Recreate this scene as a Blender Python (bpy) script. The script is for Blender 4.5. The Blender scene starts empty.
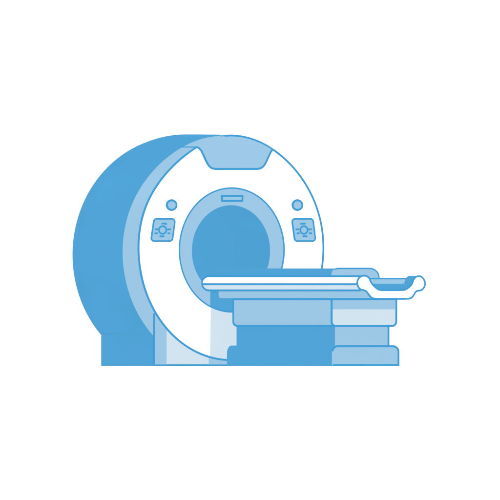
import bpy, bmesh, math
from mathutils import Vector

# ---------------------------------------------------------------- camera, world, exposure
S = bpy.context.scene
COL = S.collection
YAW = math.radians(34.56)                 # how far the scanner's face is turned to the right
CO, SI = math.cos(YAW), math.sin(YAW)

cam_d = bpy.data.cameras.new("camera")
cam_d.type = 'ORTHO'
cam_d.ortho_scale = 5.0                   # metres across the picture
cam_d.clip_end = 200.0
cam = bpy.data.objects.new("camera", cam_d)
cam.location = (0.0, -9.0, 1.16)
cam.rotation_euler = (math.radians(90), 0, 0)
COL.objects.link(cam)
S.camera = cam

# Even white light from every side, to flatten all shading: the white surroundings plus
# 32 equal, weak fill lamps, added without a real source, spread all round, that cast no shadow (the photograph has none).
WORLD = 0.06
LAMPS = 1.25                             # light of the lamps, as a multiple of the surroundings'
LIGHT = (WORLD + LAMPS) * 1.005
w = bpy.data.worlds.new("World")
S.world = w
w.use_nodes = True
bg = w.node_tree.nodes["Background"]
bg.inputs[0].default_value = (1, 1, 1, 1)
bg.inputs[1].default_value = WORLD
G = (1 + 5 ** 0.5) / 2
PM = (-1, 1)
DIRS = [(0, a, b * G) for a in PM for b in PM] + [(a, b * G, 0) for a in PM for b in PM] + [(b * G, 0, a) for a in PM for b in PM]
DIRS += [(a, b, c) for a in PM for b in PM for c in PM]
DIRS += [(a / G, 0, b * G) for a in PM for b in PM] + [(b * G, a / G, 0) for a in PM for b in PM] + [(0, b * G, a / G) for a in PM for b in PM]
for k, d in enumerate(DIRS):
    ld = bpy.data.lights.new("fill_lamp", 'SUN')
    ld.energy = 4 * math.pi * LAMPS / 32
    ld.angle = math.radians(0.5)
    ld.use_shadow = False
    lo_ = bpy.data.objects.new("fill_lamp", ld)
    v = Vector(d).normalized()
    lo_.location = v * 8
    lo_.rotation_euler = v.to_track_quat('Z', 'Y').to_euler()
    COL.objects.link(lo_)
S.view_settings.view_transform = 'Standard'
S.view_settings.look = 'None'
S.view_settings.exposure = 0
S.view_settings.gamma = 1
S.cycles.max_bounces = 4
S.cycles.diffuse_bounces = 0


# ---------------------------------------------------------------- materials
def lin(c):
    c /= 255.0
    return c / 12.92 if c <= 0.04045 else ((c + 0.055) / 1.055) ** 2.4


def paint(name, rgb, gain=1.0, rough=0.85):
    """satin paint: base colour with a very faint procedural mottle and fine roughness change"""
    m = bpy.data.materials.new(name)
    m.use_nodes = True
    nt = m.node_tree
    p = nt.nodes["Principled BSDF"]
    base = [min(0.92, lin(v) / LIGHT * gain) for v in rgb]
    tc = nt.nodes.new("ShaderNodeTexCoord")
    no = nt.nodes.new("ShaderNodeTexNoise")
    no.inputs["Scale"].default_value = 5.0
    no.inputs["Detail"].default_value = 3.0
    nt.links.new(tc.outputs["Object"], no.inputs["Vector"])
    mx = nt.nodes.new("ShaderNodeMix")
    mx.data_type = 'RGBA'
    mx.inputs[6].default_value = (*[v * 0.992 for v in base], 1)
    mx.inputs[7].default_value = (*[min(1, v * 1.008) for v in base], 1)
    nt.links.new(no.outputs["Fac"], mx.inputs[0])
    nt.links.new(mx.outputs[2], p.inputs["Base Color"])
    p.inputs["Roughness"].default_value = rough
    p.inputs["Specular IOR Level"].default_value = 0.0
    return m


WHITE = paint("white_enamel", (255, 255, 255), 1.14)
PALE = paint("pale_blue_enamel", (213, 230, 243), 1.0)
MID = paint("sky_blue_enamel", (157, 201, 231), 1.01)
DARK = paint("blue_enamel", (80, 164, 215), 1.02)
LINE = paint("blue_rubber_trim", (62, 156, 213), 1.06)
BORE = paint("bore_liner_blue", (80, 164, 215), 1.0)
FLOOR = paint("white_floor", (255, 255, 255), 1.14)


# ---------------------------------------------------------------- mesh helpers
# One metre is 100 units of the measured elevation. loc() turns a measured
# (x, y) at a distance n in front of the scanner's face into the scanner's own
# axes: X along the face, Y away from it, Z up from the floor.
CX, CY0 = 230.9, 366.0


def U(x, n=0.0):
    return (x - CX - 100 * SI * n) / (100 * CO)


def Z(y):
    return (CY0 - y) / 100.0


def loc(x, y, n=0.0):
    return Vector((U(x, n), -n, Z(y)))


def obj(name, bm, mat, parent=None, smooth=False):
    bmesh.ops.recalc_face_normals(bm, faces=bm.faces[:])
    me = bpy.data.meshes.new(name)
    bm.to_mesh(me)
    bm.free()
    me.materials.append(mat)
    if smooth:
        for p in me.polygons:
            p.use_smooth = len(p.vertices) <= 4
    o = bpy.data.objects.new(name, me)
    COL.objects.link(o)
    if parent:
        o.parent = parent
    return o


def thing(name, label, cat):
    o = bpy.data.objects.new(name, None)
    o.empty_display_size = 0.3
    o.location = ((CX - 250) / 100, 0, 0)
    o.rotation_euler = (0, 0, YAW)
    o["label"] = label
    o["category"] = cat
    COL.objects.link(o)
    return o


def add_prism(bm, pts, off):
    """pts: 3D points of a flat outline; off: extrusion vector"""
    a = [bm.verts.new(p) for p in pts]
    b = [bm.verts.new(Vector(p) + off) for p in pts]
    bm.faces.new(a)
    bm.faces.new(b[::-1])
    k = len(pts)
    for i in range(k):
        j = (i + 1) % k
        bm.faces.new((a[i], b[i], b[j], a[j]))


def plate(pts2, n, thick):
    """outline in (x, y) measured on the plane n, extruded backwards"""
    bm = bmesh.new()
    add_prism(bm, [loc(x, y, n) for x, y in pts2], Vector((0, thick, 0)))
    return bm


def add_box(bm, u0, u1, n0, n1, z0, z1):
    vs = [bm.verts.new((u, -n, z)) for u in (u0, u1) for n in (n0, n1) for z in (z0, z1)]
    for f in ((0, 1, 3, 2), (4, 6, 7, 5), (0, 4, 5, 1), (2, 3, 7, 6), (0, 2, 6, 4), (1, 5, 7, 3)):
        bm.faces.new([vs[i] for i in f])


def box(u0, u1, n0, n1, z0, z1, r=0.0, keep=None, seg=6):
    """keep(a, b) picks the edges that are rounded"""
    bm = bmesh.new()
    add_box(bm, u0, u1, n0, n1, z0, z1)
    if r:
        bmesh.ops.recalc_face_normals(bm, faces=bm.faces[:])
        es = [e for e in bm.edges if keep is None or keep(e.verts[0].co, e.verts[1].co)]
        bmesh.ops.bevel(bm, geom=es, offset=r, segments=seg, affect='EDGES', profile=0.5)
    return bm


def add_tube(bm, pts, r0, ref, closed=False, seg=10, taper=0):
    ref = Vector(ref)
    rings = []
    k = len(pts)
    for i, p in enumerate(pts):
        p = Vector(p)
        r = r0 * min(1.0, (i + .3) / taper) if taper else r0
        a = Vector(pts[(i - 1) % k]) if (closed or i > 0) else p
        b = Vector(pts[(i + 1) % k]) if (closed or i < k - 1) else p
        t = ((b - p).normalized() + (p - a).normalized()).normalized()
        s = ref.cross(t).normalized()
        # widen at corners so that the tube keeps its width
        m = 1.0
        if (closed or 0 < i < k - 1):
            d = (p - a).normalized()
            m = 1.0 / max(0.6, abs(d.dot(t)))
        q = t.cross(s).normalized()
        rings.append([bm.verts.new(p + s * (r * m * math.cos(2 * math.pi * j / seg)) +
                                   q * (r * math.sin(2 * math.pi * j / seg))) for j in range(seg)])
    last = k if closed else k - 1
    for i in range(last):
        A, B = rings[i], rings[(i + 1) % k]
        for j in range(seg):
            l = (j + 1) % seg
            bm.faces.new((A[j], A[l], B[l], B[j]))
    if not closed:
        bm.faces.new(rings[0][::-1])
        bm.faces.new(rings[-1])


YREF = (0, 1, 0)
R = 0.0104                                # half width of the rubber trim


def trim(name, parent, paths, ref=YREF, r=R, mat=None, taper=0):
    """paths: list of (points, closed)"""
    bm = bmesh.new()
    for pts, cl in paths:
        add_tube(bm, pts, r, ref, cl, taper=taper)
    return obj(name, bm, mat or LINE, parent, True)


def ell(u0, z0, a, b, n, t0=0.0, t1=2 * math.pi, k=144, end=False, egg=0.0):
    """ellipse; egg > 0 draws its upper flanks in a little"""
    out = []
    for i in range(k + 1 if end else k):
        t = t0 + (t1 - t0) * i / k
        c, s_ = math.cos(t), math.sin(t)
        f = 1.0
        if s_ > 0:
            wl = .5 - .5 * math.tanh(c / .15)        # left flank more than right flank
            f = 1 - egg * (wl * .23 * s_ ** 3.1 + (1 - wl) * .08 * s_ ** 2.5)
        out.append(Vector((u0 + a * c * f, -n, z0 + b * s_)))
    return out


def round_poly(pts, rad, seg=6):
    """round the corners of a 2-D polygon; rad one value or one per corner"""
    out = []
    k = len(pts)
    for i in range(k):
        rr = rad[i] if isinstance(rad, (list, tuple)) else rad
        p = Vector(pts[i]); a = Vector(pts[i - 1]); b = Vector(pts[(i + 1) % k])
        if rr <= 0:
            out.append((p.x, p.y)); continue
        da = (a - p).normalized(); db = (b - p).normalized()
        ang = da.angle(db)
        t = rr / math.tan(ang / 2)
        c = p + (da + db).normalized() * (rr / math.sin(ang / 2))
        s = p + da * t; e = p + db * t
        a0 = math.atan2(s.y - c.y, s.x - c.x); a1 = math.atan2(e.y - c.y, e.x - c.x)
        d = (a1 - a0 + math.pi) % (2 * math.pi) - math.pi
        for j in range(seg + 1):
            q = a0 + d * j / seg
            out.append((c.x + rr * math.cos(q), c.y + rr * math.sin(q)))
    return out


def smooth_poly(pts, it=2):
    """Chaikin corner cutting on a closed outline"""
    for _ in range(it):
        out = []
        for i in range(len(pts)):
            a, b = pts[i], pts[(i + 1) % len(pts)]
            out.append((a[0] * .75 + b[0] * .25, a[1] * .75 + b[1] * .25))
            out.append((a[0] * .25 + b[0] * .75, a[1] * .25 + b[1] * .75))
        pts = out
    return pts


# ---------------------------------------------------------------- floor: a thick white studio platform
bm = bmesh.new()
for v in [(-20, -5, -6), (20, -5, -6), (20, 6.9, -6), (-20, 6.9, -6), (-20, -5, 0), (20, -5, 0), (20, 6.9, 0), (-20, 6.9, 0)]:
    bm.verts.new(v)
bm.verts.ensure_lookup_table()
for f in ((0, 1, 2, 3), (4, 5, 6, 7), (0, 1, 5, 4), (1, 2, 6, 5), (2, 3, 7, 6), (3, 0, 4, 7)):
    bm.faces.new([bm.verts[i] for i in f])
fl = obj("floor", bm, FLOOR)
fl["kind"] = "structure"

# white studio backdrop behind everything, curving up out of the platform
bm = bmesh.new()
prof = [(8.99 - 2, .0)] + [(6.99 + 2 * math.sin(math.radians(t)), 2.0 - 2 * math.cos(math.radians(t))) for t in range(6, 91, 6)] + [(8.99, 14)]
prof += [(9.15, 14), (9.15, -.2), (6.905, -.2), (6.905, 0.0)]
add_prism(bm, [Vector((-20, y, z)) for y, z in prof], Vector((40, 0, 0)))
bd = obj("backdrop", bm, FLOOR)
bd["kind"] = "structure"

# ================================================================ SCANNER
sc = thing("medical_scanner",
           "white and blue ring-shaped body scanner with a round blue bore, standing behind the patient table",
           "medical scanner")

OU, OZ, OR = 0.0, Z(247.8), 1.122                      # rim of the front cover
IU, IZ, IA, IB = U(231.7), Z(250.0), 0.636, 0.620      # opening of the front cover
HU, HZ, HA, HB = U(231.8), Z(251.0), 0.478, 0.458      # bore
K = 180


def ring_band(bm, A, B):
    a = [bm.verts.new(p) for p in A]
    b = [bm.verts.new(p) for p in B]
    for i in range(len(A)):
        j = (i + 1) % len(A)
        bm.faces.new((a[i], a[j], b[j], b[i]))
    return a, b


# front cover: a white annulus 2 cm thick
bm = bmesh.new()
fo, fi = ring_band(bm, ell(OU, OZ, OR - .002, OR - .002, 0, k=K, egg=1), ell(IU, IZ, IA, IB, 0, k=K))
bo = [bm.verts.new(p.co + Vector((0, .012, 0))) for p in fo]
bi = [bm.verts.new(p.co + Vector((0, .012, 0))) for p in fi]
for i in range(K):
    j = (i + 1) % K
    bm.faces.new((bo[i], bo[j], bi[j], bi[i]))
    bm.faces.new((fo[i], fo[j], bo[j], bo[i]))
    bm.faces.new((fi[i], fi[j], bi[j], bi[i]))
cover = obj("front_cover", bm, WHITE, sc)


def t_of(x):
    """angle on the upper rim at measured x"""
    lo, hi = 0.0, math.pi
    for _ in range(50):
        m = (lo + hi) / 2
        p = ell(OU, OZ, OR, OR, 0, m, m, k=1, egg=1)[0]
        if p.x > (x - CX) / (100 * CO):
            lo = m
        else:
            hi = m
    return lo


# rim trim: all round except where the top panel wraps over the edge
t_a, t_b = t_of(197.2), t_of(227)
trim("edge_trim", cover, [(ell(OU, OZ, OR, OR, 0, t_a, t_b + 2 * math.pi, k=K, end=True, egg=1), False)])
# the same trim fades out over the wrapped corner of the top panel
trim("edge_trim", cover, [(ell(OU, OZ, OR, OR, 0, t_of(219.5), t_b, k=14, end=True, egg=1), False)], taper=12)
trim("opening_trim", cover, [(ell(IU, IZ, IA, IB, 0.0, k=K), True)], r=0.0078)


# cover band (the side of the front cover) and drum, lofted from elliptical sections
def loft(sections, k=160, cap_front=False, cap_back=False, zmin=0.02):
    bm = bmesh.new()
    rows = []
    for n, u0, z0, a, b, egg in sections:
        rows.append([bm.verts.new((p.x, p.y, max(zmin if n > -.24 else .304, p.z)))
                     for p in ell(u0, z0, a, b, n, k=k, egg=egg)])
    for A, B in zip(rows, rows[1:]):
        for i in range(k):
            j = (i + 1) % k
            bm.faces.new((A[i], A[j], B[j], B[i]))
    if cap_front:
        bm.faces.new(rows[0])
    if cap_back:
        bm.faces.new(rows[-1])
    return bm


BB = (-0.22, 0.045, 1.14, 1.208, 1.160, .4)
BAND = [(0.001, OU, OZ, OR - .001, OR - .001, 1), (-0.02, OU, OZ, OR, OR, 1), (-0.06, .01, 1.175, 1.135, 1.131, .9),
        (-0.14, .028, 1.158, 1.172, 1.148, .65), BB]
obj("cover_band", loft(BAND), MID, sc, True)
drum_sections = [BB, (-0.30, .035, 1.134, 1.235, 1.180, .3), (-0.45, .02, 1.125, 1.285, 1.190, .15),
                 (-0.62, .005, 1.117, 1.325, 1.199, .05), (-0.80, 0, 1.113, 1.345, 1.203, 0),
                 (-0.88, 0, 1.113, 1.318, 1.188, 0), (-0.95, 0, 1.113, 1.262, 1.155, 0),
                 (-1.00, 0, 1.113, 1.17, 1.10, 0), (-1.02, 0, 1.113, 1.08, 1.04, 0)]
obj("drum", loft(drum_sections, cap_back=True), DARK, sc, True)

# bezel round the bore, and the bore itself with its liner
bm = bmesh.new()
ring_band(bm, ell(IU, IZ, IA, IB, -.010, k=K), ell(HU, HZ, HA, HB, -.010, k=K))
ring_band(bm, ell(HU, HZ, HA, HB, -.010, k=K), ell(HU, HZ, HA, HB, -.020, k=K))
bezel = obj("bore_bezel", bm, MID, sc)
bm = bmesh.new()
a, b = ring_band(bm, ell(HU, HZ, HA, HB, -.018, k=K), ell(HU, HZ, HA, HB, -.60, k=K))
c = [bm.verts.new(p) for p in ell(HU, HZ, HA - .012, HB - .012, -.612, k=K)]
for i in range(K):
    j = (i + 1) % K
    bm.faces.new((b[i], b[j], c[j], c[i]))
bm.faces.new(c)
obj("bore", bm, BORE, sc, True)

# small display slot on the bezel
dn = -.004
disp = obj("display", plate([(222, 196), (242.4, 196), (242.4, 200.8), (222, 200.8)], dn, .012), MID, bezel)
trim("display_frame", bezel, [([loc(x, y, dn) for x, y in
     ((222, 196), (242.4, 196), (242.4, 200.8), (222, 200.8))], True)], r=.0098)

# top panel on the front cover
tp_low = [(197.4, 147.3), (199.2, 148.3), (201.4, 151.0), (203.4, 155.0), (205.4, 159.6), (207.4, 163.6),
          (209.4, 166.4), (211.8, 168.2), (215, 169.0), (230, 169.0), (257, 169.0), (260.4, 168.4),
          (263.2, 166.6), (265.2, 163.8), (267.4, 159.2), (269.4, 154.8), (271.0, 151.6), (272.6, 149.4)]
ta, tb = t_of(272.6), t_of(197.4)
arc = [(CX + 100 * CO * p.x, CY0 - 100 * p.z) for p in ell(OU, OZ, OR, OR, 0, ta, tb, k=40, egg=1)[1:]]
top = obj("top_panel", plate([(x, y) for x, y in tp_low] + arc, .006, .010), MID, sc)
trim("panel_trim", top, [([loc(x, y, .006) for x, y in tp_low], False)])
# seam that runs back over the band from the panel's corner
zz = Z(147.2)


def band_u(n):            # left side of the cover band at height zz
    for p, q in zip(BAND, BAND[1:]):
        if q[0] <= n <= p[0]:
            f = (n - p[0]) / (q[0] - p[0])
            c = [p[i] + f * (q[i] - p[i]) for i in range(6)]
            t = math.pi - math.asin((zz - c[2]) / c[4])
            return ell(c[1], c[2], c[3], c[4], n, t, t, k=1, egg=c[5])[0].x


trim("seam_trim", top, [([Vector((band_u(n), -n, zz)) for n in (0.0, -.04, -.08, -.14, -.18, -.219)], False)],
     ref=(0, 0, 1), r=.008)

# plinth: rear body under the drum, front block under the cover
N0 = -.025
ub = .732
bm = bmesh.new()
add_box(bm, -ub, ub, -1.225, -.28, 0.0, .305)
obj("rear_plinth", bm, DARK, sc)
uf, ur = -U(154.0, N0), -U(154.9, -.29)
bm = bmesh.new()
pl = [(-uf, -N0), (uf, -N0), (ur, .29), (-ur, .29)]
add_prism(bm, [Vector((x, y, 0)) for x, y in pl], Vector((0, 0, .525)))
plinth = obj("front_plinth", bm, PALE, sc)
obj("corner_panel", plate([(154, 312.5), (161, 316.5), (166.6, 322), (166.6, 365.8), (154, 365.8)], N0 + .005, .004), MID, plinth)
trim("plinth_trim", plinth, [([loc(154, 313.5, N0), loc(154, 365.2, N0), loc(300, 365.2, N0)], False)], r=.0094)

# table's cast shadow, painted as raised panels below the bore: on the bezel, on the cover, on the plinth
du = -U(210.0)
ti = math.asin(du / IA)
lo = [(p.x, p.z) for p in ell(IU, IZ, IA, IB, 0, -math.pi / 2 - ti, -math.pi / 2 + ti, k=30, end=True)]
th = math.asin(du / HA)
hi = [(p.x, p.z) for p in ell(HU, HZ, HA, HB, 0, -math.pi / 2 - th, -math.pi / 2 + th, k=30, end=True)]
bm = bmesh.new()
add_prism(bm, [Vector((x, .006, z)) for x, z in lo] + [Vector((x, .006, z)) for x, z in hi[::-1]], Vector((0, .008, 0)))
bezel_shadow = obj("table_shadow_panel", bm, DARK, sc)
bezel_shadow["label"] = "painted table shadow, a dark blue panel on the bezel below the bore"
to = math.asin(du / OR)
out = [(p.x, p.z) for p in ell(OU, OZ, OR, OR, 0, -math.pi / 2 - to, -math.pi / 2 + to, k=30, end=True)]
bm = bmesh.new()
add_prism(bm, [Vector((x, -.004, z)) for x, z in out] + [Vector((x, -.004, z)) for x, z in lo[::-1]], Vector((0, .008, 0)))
cover_shadow = obj("table_shadow_panel", bm, PALE, sc)
cover_shadow["label"] = "painted table shadow, a pale blue panel on the front cover"
obj("plinth_shadow_panel", plate([(209.0, 354), (252, 354), (252, 365.8), (209.0, 365.8)], N0 + .005, .004), MID, plinth)  # lowest part of the table's shadow, painted on the plinth

# push buttons
for x in (171.6, 297.4):
    b = obj("button", plate([(x + 4.4 * math.cos(t * math.pi / 18), 205.1 + 4.4 * math.sin(t * math.pi / 18))
                             for t in range(36)], .012, .014), MID, sc)
    trim("button_rim", b, [([loc(x + 4.8 * math.cos(t * math.pi / 24), 205.1 + 4.8 * math.sin(t * math.pi / 24), .010)
                             for t in range(48)], True)], r=.0108)


# control panels with their dial symbol
def control(corners, dial, marks):
    rp = round_poly(corners, 3.0)
    o = obj("control_panel", plate(rp, .010, .012), MID, sc)
    trim("panel_frame", o, [([loc(x, y, .010) for x, y in rp], True)], r=.0090)
    cx, cy = dial
    trim("dial", o, [([loc(cx + 3.7 * math.cos(t * math.pi / 18), cy + 3.8 * math.sin(t * math.pi / 18), .012)
                       for t in range(36)], True)], r=.0090)
    for a, b, c, d, s in marks:
        trim("mark", o, [([loc(a, b, .012), loc((a + c) / 2, (b + d) / 2 + s, .012), loc(c, d, .012)], False)], r=.0090)


control([(154.1, 218.8), (175.2, 218.8), (172.2, 241.1), (150.9, 241.1)], (162.6, 230.0),
        [(161.5, 223.6, 166.6, 224.0, -.3), (159.6, 236.3, 164.0, 236.3, 0), (155.2, 229.3, 158.0, 229.3, 0),
         (154.6, 233.3, 157.6, 233.3, 0), (167.4, 229.3, 170.5, 229.3, 0), (167.6, 233.3, 169.8, 233.3, 0)])
control([(291.8, 218.8), (312.9, 218.8), (315.6, 241.1), (294.8, 241.1)], (303.9, 230.0),
        [(300.3, 223.9, 305.2, 223.7, -.2), (302.6, 236.3, 307.0, 236.2, 0), (295.7, 229.3, 298.6, 229.3, 0),
         (296.8, 233.3, 299.3, 233.3, 0), (308.6, 229.3, 311.4, 229.3, 0), (309.0, 233.3, 311.6, 233.3, 0)])

# ================================================================ PATIENT TABLE
tb_ = thing("patient_table",
            "long white patient table with a U-shaped end on a stepped blue pedestal",
            "patient table")

# foot
low = lambda a, b: a.z < .1 and b.z < .1
FN, FL, FH = 2.374, .515, .403


def top_edges(zt):
    return lambda a, b: abs(a.z - zt) < 1e-4 and abs(b.z - zt) < 1e-4


def bot_edges(zt):
    return lambda a, b: abs(a.z - zt) < 1e-4 and abs(b.z - zt) < 1e-4


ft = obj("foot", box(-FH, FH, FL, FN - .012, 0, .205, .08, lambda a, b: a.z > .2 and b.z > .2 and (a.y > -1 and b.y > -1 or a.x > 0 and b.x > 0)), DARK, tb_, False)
x0, x1 = 332.6, 398.4
fp = round_poly([(x0, 346.2), (x1, 346.2), (x1, 365.2), (x0, 365.2)], [5, 5.5, 0, 0])
fe = obj("foot_end", plate(fp, FN, .014), MID, ft)  # lighter than the foot's sides: shading by facing put into the colour
trim("end_trim", ft, [([loc(x, y, FN) for x, y in fp] + [loc(x0, 365.2, FN)], False)])

# stem
SN, SL, SH = 2.315, .571, .325
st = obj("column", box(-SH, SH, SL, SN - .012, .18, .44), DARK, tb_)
se = obj("column_end", plate([(335.6, 325), (388.6, 325), (388.6, 347), (335.6, 347)], SN, .014), MID, st)  # painted a step lighter than the column's sides, as a lit face
trim("end_trim", st, [([loc(388.4, 325, SN), loc(388.4, 346, SN)], False)])

# upper housing
HN, HL, HH = 2.347, .614, .394
zb = Z(325.6)
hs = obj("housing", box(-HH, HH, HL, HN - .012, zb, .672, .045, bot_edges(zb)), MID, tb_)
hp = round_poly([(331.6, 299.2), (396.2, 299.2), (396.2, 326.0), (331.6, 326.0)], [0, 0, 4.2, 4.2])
he = obj("housing_end", plate(hp, HN, .014), PALE, hs)  # lighter paint than the long side, showing the end as lit
obj("end_shade_band", plate([(331.6, 299.6), (396.0, 299.6), (396.0, 309.3), (331.6, 309.3)], HN + .004, .006), MID, he)  # shade below the tabletop, painted as a darker band
trim("end_trim", hs, [([loc(x, y, HN + .002) for x, y in hp], True)])
# trim of the housing's long side
us = -HH
side = []
for x, y in round_poly([(233.4, 299.2), (233.4, 326.0), (331.6, 326.0), (331.6, 299.2)], [0, 4.2, 0, 0])[:-1]:
    n = (x - CX - 100 * CO * us) / (100 * SI)
    side.append(Vector((us - .001, -n, Z(y))))
trim("side_trim", hs, [([side[0], *side[1:]], False), ([Vector((us - .001, -(HL - .0), .668)),
     Vector((us - .001, -HN, .668))], False)], ref=(1, 0, 0))

# carriage under the tabletop
cu = -.30


def n_side(x, u):
    return (x - CX - 100 * CO * u) / (100 * SI)


cr = obj("carriage", box(cu, .262, n_side(218.6, cu), 2.80, .679, .758, .035,
                         lambda a, b: abs(a.z - .679) < 1e-4 and abs(b.z - .679) < 1e-4 and a.y > -1 and b.y > -1),
         MID, tb_)

obj("slide", box(-.25, .25, .63, 2.75, .666, .70), LINE, cr)

# tabletop: near rail, slab, far rail
RU0, RU1 = -.443, -.400
nl, nr = n_side(202.2, RU0), 2.855


def rail(ylo, yhi, rl):
    pts = round_poly([(nl * 100, Z(yhi) * 100), (nr * 100, Z(yhi) * 100), (nr * 100, Z(ylo) * 100), (nl * 100, Z(ylo) * 100)], rl)
    bm = bmesh.new()
    add_prism(bm, [Vector((RU0, -a / 100, b / 100)) for a, b in pts], Vector((RU1 - RU0, 0, 0)))
    return bm, [Vector((RU0, -a / 100, b / 100)) for a, b in pts]


bm, _ = rail(284.2, 276.2, [7.6 * 1.0, 0, 0, 0])
r1 = obj("side_rail", bm, WHITE, tb_)
bm, _ = rail(290.4, 284.2, [0, 0, 0, 6.0])
r2 = obj("lower_rail", bm, PALE, r1)
# outline of the whole rail, squeezed so that the ends look round from the side
full = []
hgt = Z(276.2) - Z(290.4)
for i in range(25):
    t = math.pi / 2 + math.pi * i / 24
    full.append(Vector((RU0 - .001, -(nl + .118 + .118 * math.cos(t)), (Z(276.2) + Z(290.4)) / 2 + hgt / 2 * math.sin(t))))
ne = 2.866
full = [Vector((RU0 - .001, -ne, Z(276.2)))] + full + [Vector((RU0 - .001, -ne, Z(290.4)))]
trim("rail_end_trim", r1, [([Vector((RU0, -ne + .006, Z(276.2))), Vector((-.388, -ne + .006, Z(276.2)))], False)], ref=(0, 0, 1))
trim("rail_end_trim", r1, [([Vector((RU0, -ne + .006, Z(290.4))), Vector((-.40, -ne + .006, Z(290.4)))], False)], ref=(0, 0, 1))
trim("rail_trim", r1, [(full, False), ([Vector((RU0 - .001, -(nl + .01), Z(284.2))), Vector((RU0 - .001, -ne, Z(284.2)))], False)],
     ref=(1, 0, 0), r=.0098)
slab = obj("tabletop", box(RU1 + .001, .30, .20, 2.72, .761, .80), PALE, tb_)
obj("far_rail", box(.302, .40, .20, 2.72, .763, .868, .02), WHITE, tb_)
cush = obj("cushion", box(-.38, .262, .25, 2.715, .802, Z(278.8), .0), MID, tb_)
trim("cushion_trim", cush, [([Vector((-.38, -2.717, Z(278.6))), Vector((.262, -2.717, Z(278.6)))], False)], ref=(0, 1, 0), r=.0075)

# cradle end: U-shaped end plate with two round knobs
EN = 2.868
inner_l = [(364.6, 275.6), (367.6, 276.4), (369.6, 278.8), (370.5, 281.6), (372.6, 284.6), (375.6, 287.6), (378.4, 289.6), (381.4, 290.2)]
inner_r = [(403.4, 290.2), (406.4, 289.2), (409.4, 287.0), (411.8, 284.4), (412.8, 281.8), (413.6, 279.2), (415.6, 276.9), (418.6, 276.0)]
outer = [(421.4, 276.6), (423.8, 279.2), (425.1, 282.6), (424.8, 286.0), (422.8, 289.2), (420.2, 290.6),
         (417.2, 290.8), (415.4, 292.0), (413.6, 295.4), (411.4, 298.0), (408.4, 298.9),
         (390, 298.9), (374.2, 298.8), (371.8, 297.8), (369.6, 295.8), (366.8, 291.8), (364.4, 290.2),
         (361.0, 289.8), (358.6, 287.6), (357.2, 284.4), (357.2, 281.2), (358.8, 278.0), (361.4, 276.0)]
contour = inner_l + inner_r + outer
cap = smooth_poly(contour, 1)
ce = obj("cradle_end", plate(cap, EN, .012), WHITE, tb_)
trim("cradle_trim", ce, [([loc(x, y, EN) for x, y in cap], True)], r=.0094)
# dark liner inside the cradle and the inner flank of the far knob
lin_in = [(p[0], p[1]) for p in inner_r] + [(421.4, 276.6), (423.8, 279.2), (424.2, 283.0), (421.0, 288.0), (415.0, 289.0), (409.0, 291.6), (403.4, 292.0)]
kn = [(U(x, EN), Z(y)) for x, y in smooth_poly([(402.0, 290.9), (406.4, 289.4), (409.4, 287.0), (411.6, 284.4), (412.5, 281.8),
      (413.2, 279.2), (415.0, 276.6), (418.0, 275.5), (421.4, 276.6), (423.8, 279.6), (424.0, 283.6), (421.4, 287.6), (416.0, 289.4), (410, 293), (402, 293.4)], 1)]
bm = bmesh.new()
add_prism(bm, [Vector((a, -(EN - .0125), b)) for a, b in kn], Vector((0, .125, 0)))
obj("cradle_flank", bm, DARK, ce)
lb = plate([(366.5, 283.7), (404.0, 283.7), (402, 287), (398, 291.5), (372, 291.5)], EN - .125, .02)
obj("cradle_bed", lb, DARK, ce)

# ================================================================ MATTRESS on the table
mt = thing("mattress", "slim blue mattress with a light blue rounded end, lying along the patient table", "mattress")
pn = 2.197
pz0, pz1 = Z(278.4), Z(268.4)
ep = round_poly([(332.2, 268.4), (379.0, 268.4), (379.0, 278.4), (332.2, 278.4)], [6.0, 9.3, 0, 0], 8)
mb = obj("cover", plate([(x - (1 if x > 355 else 0), y) for x, y in ep], pn - .0145, pn - .16), DARK, mt)
me_ = obj("end_cap", plate(ep, pn, .014), MID, mt)  # lit end against the shaded side, painted in as a lighter blue
k0 = 9
trim("end_trim", mt, [([loc(x, y, pn) for x, y in ep[5:18]] + [loc(379.0, 278.3, pn)], False)], r=.0075)
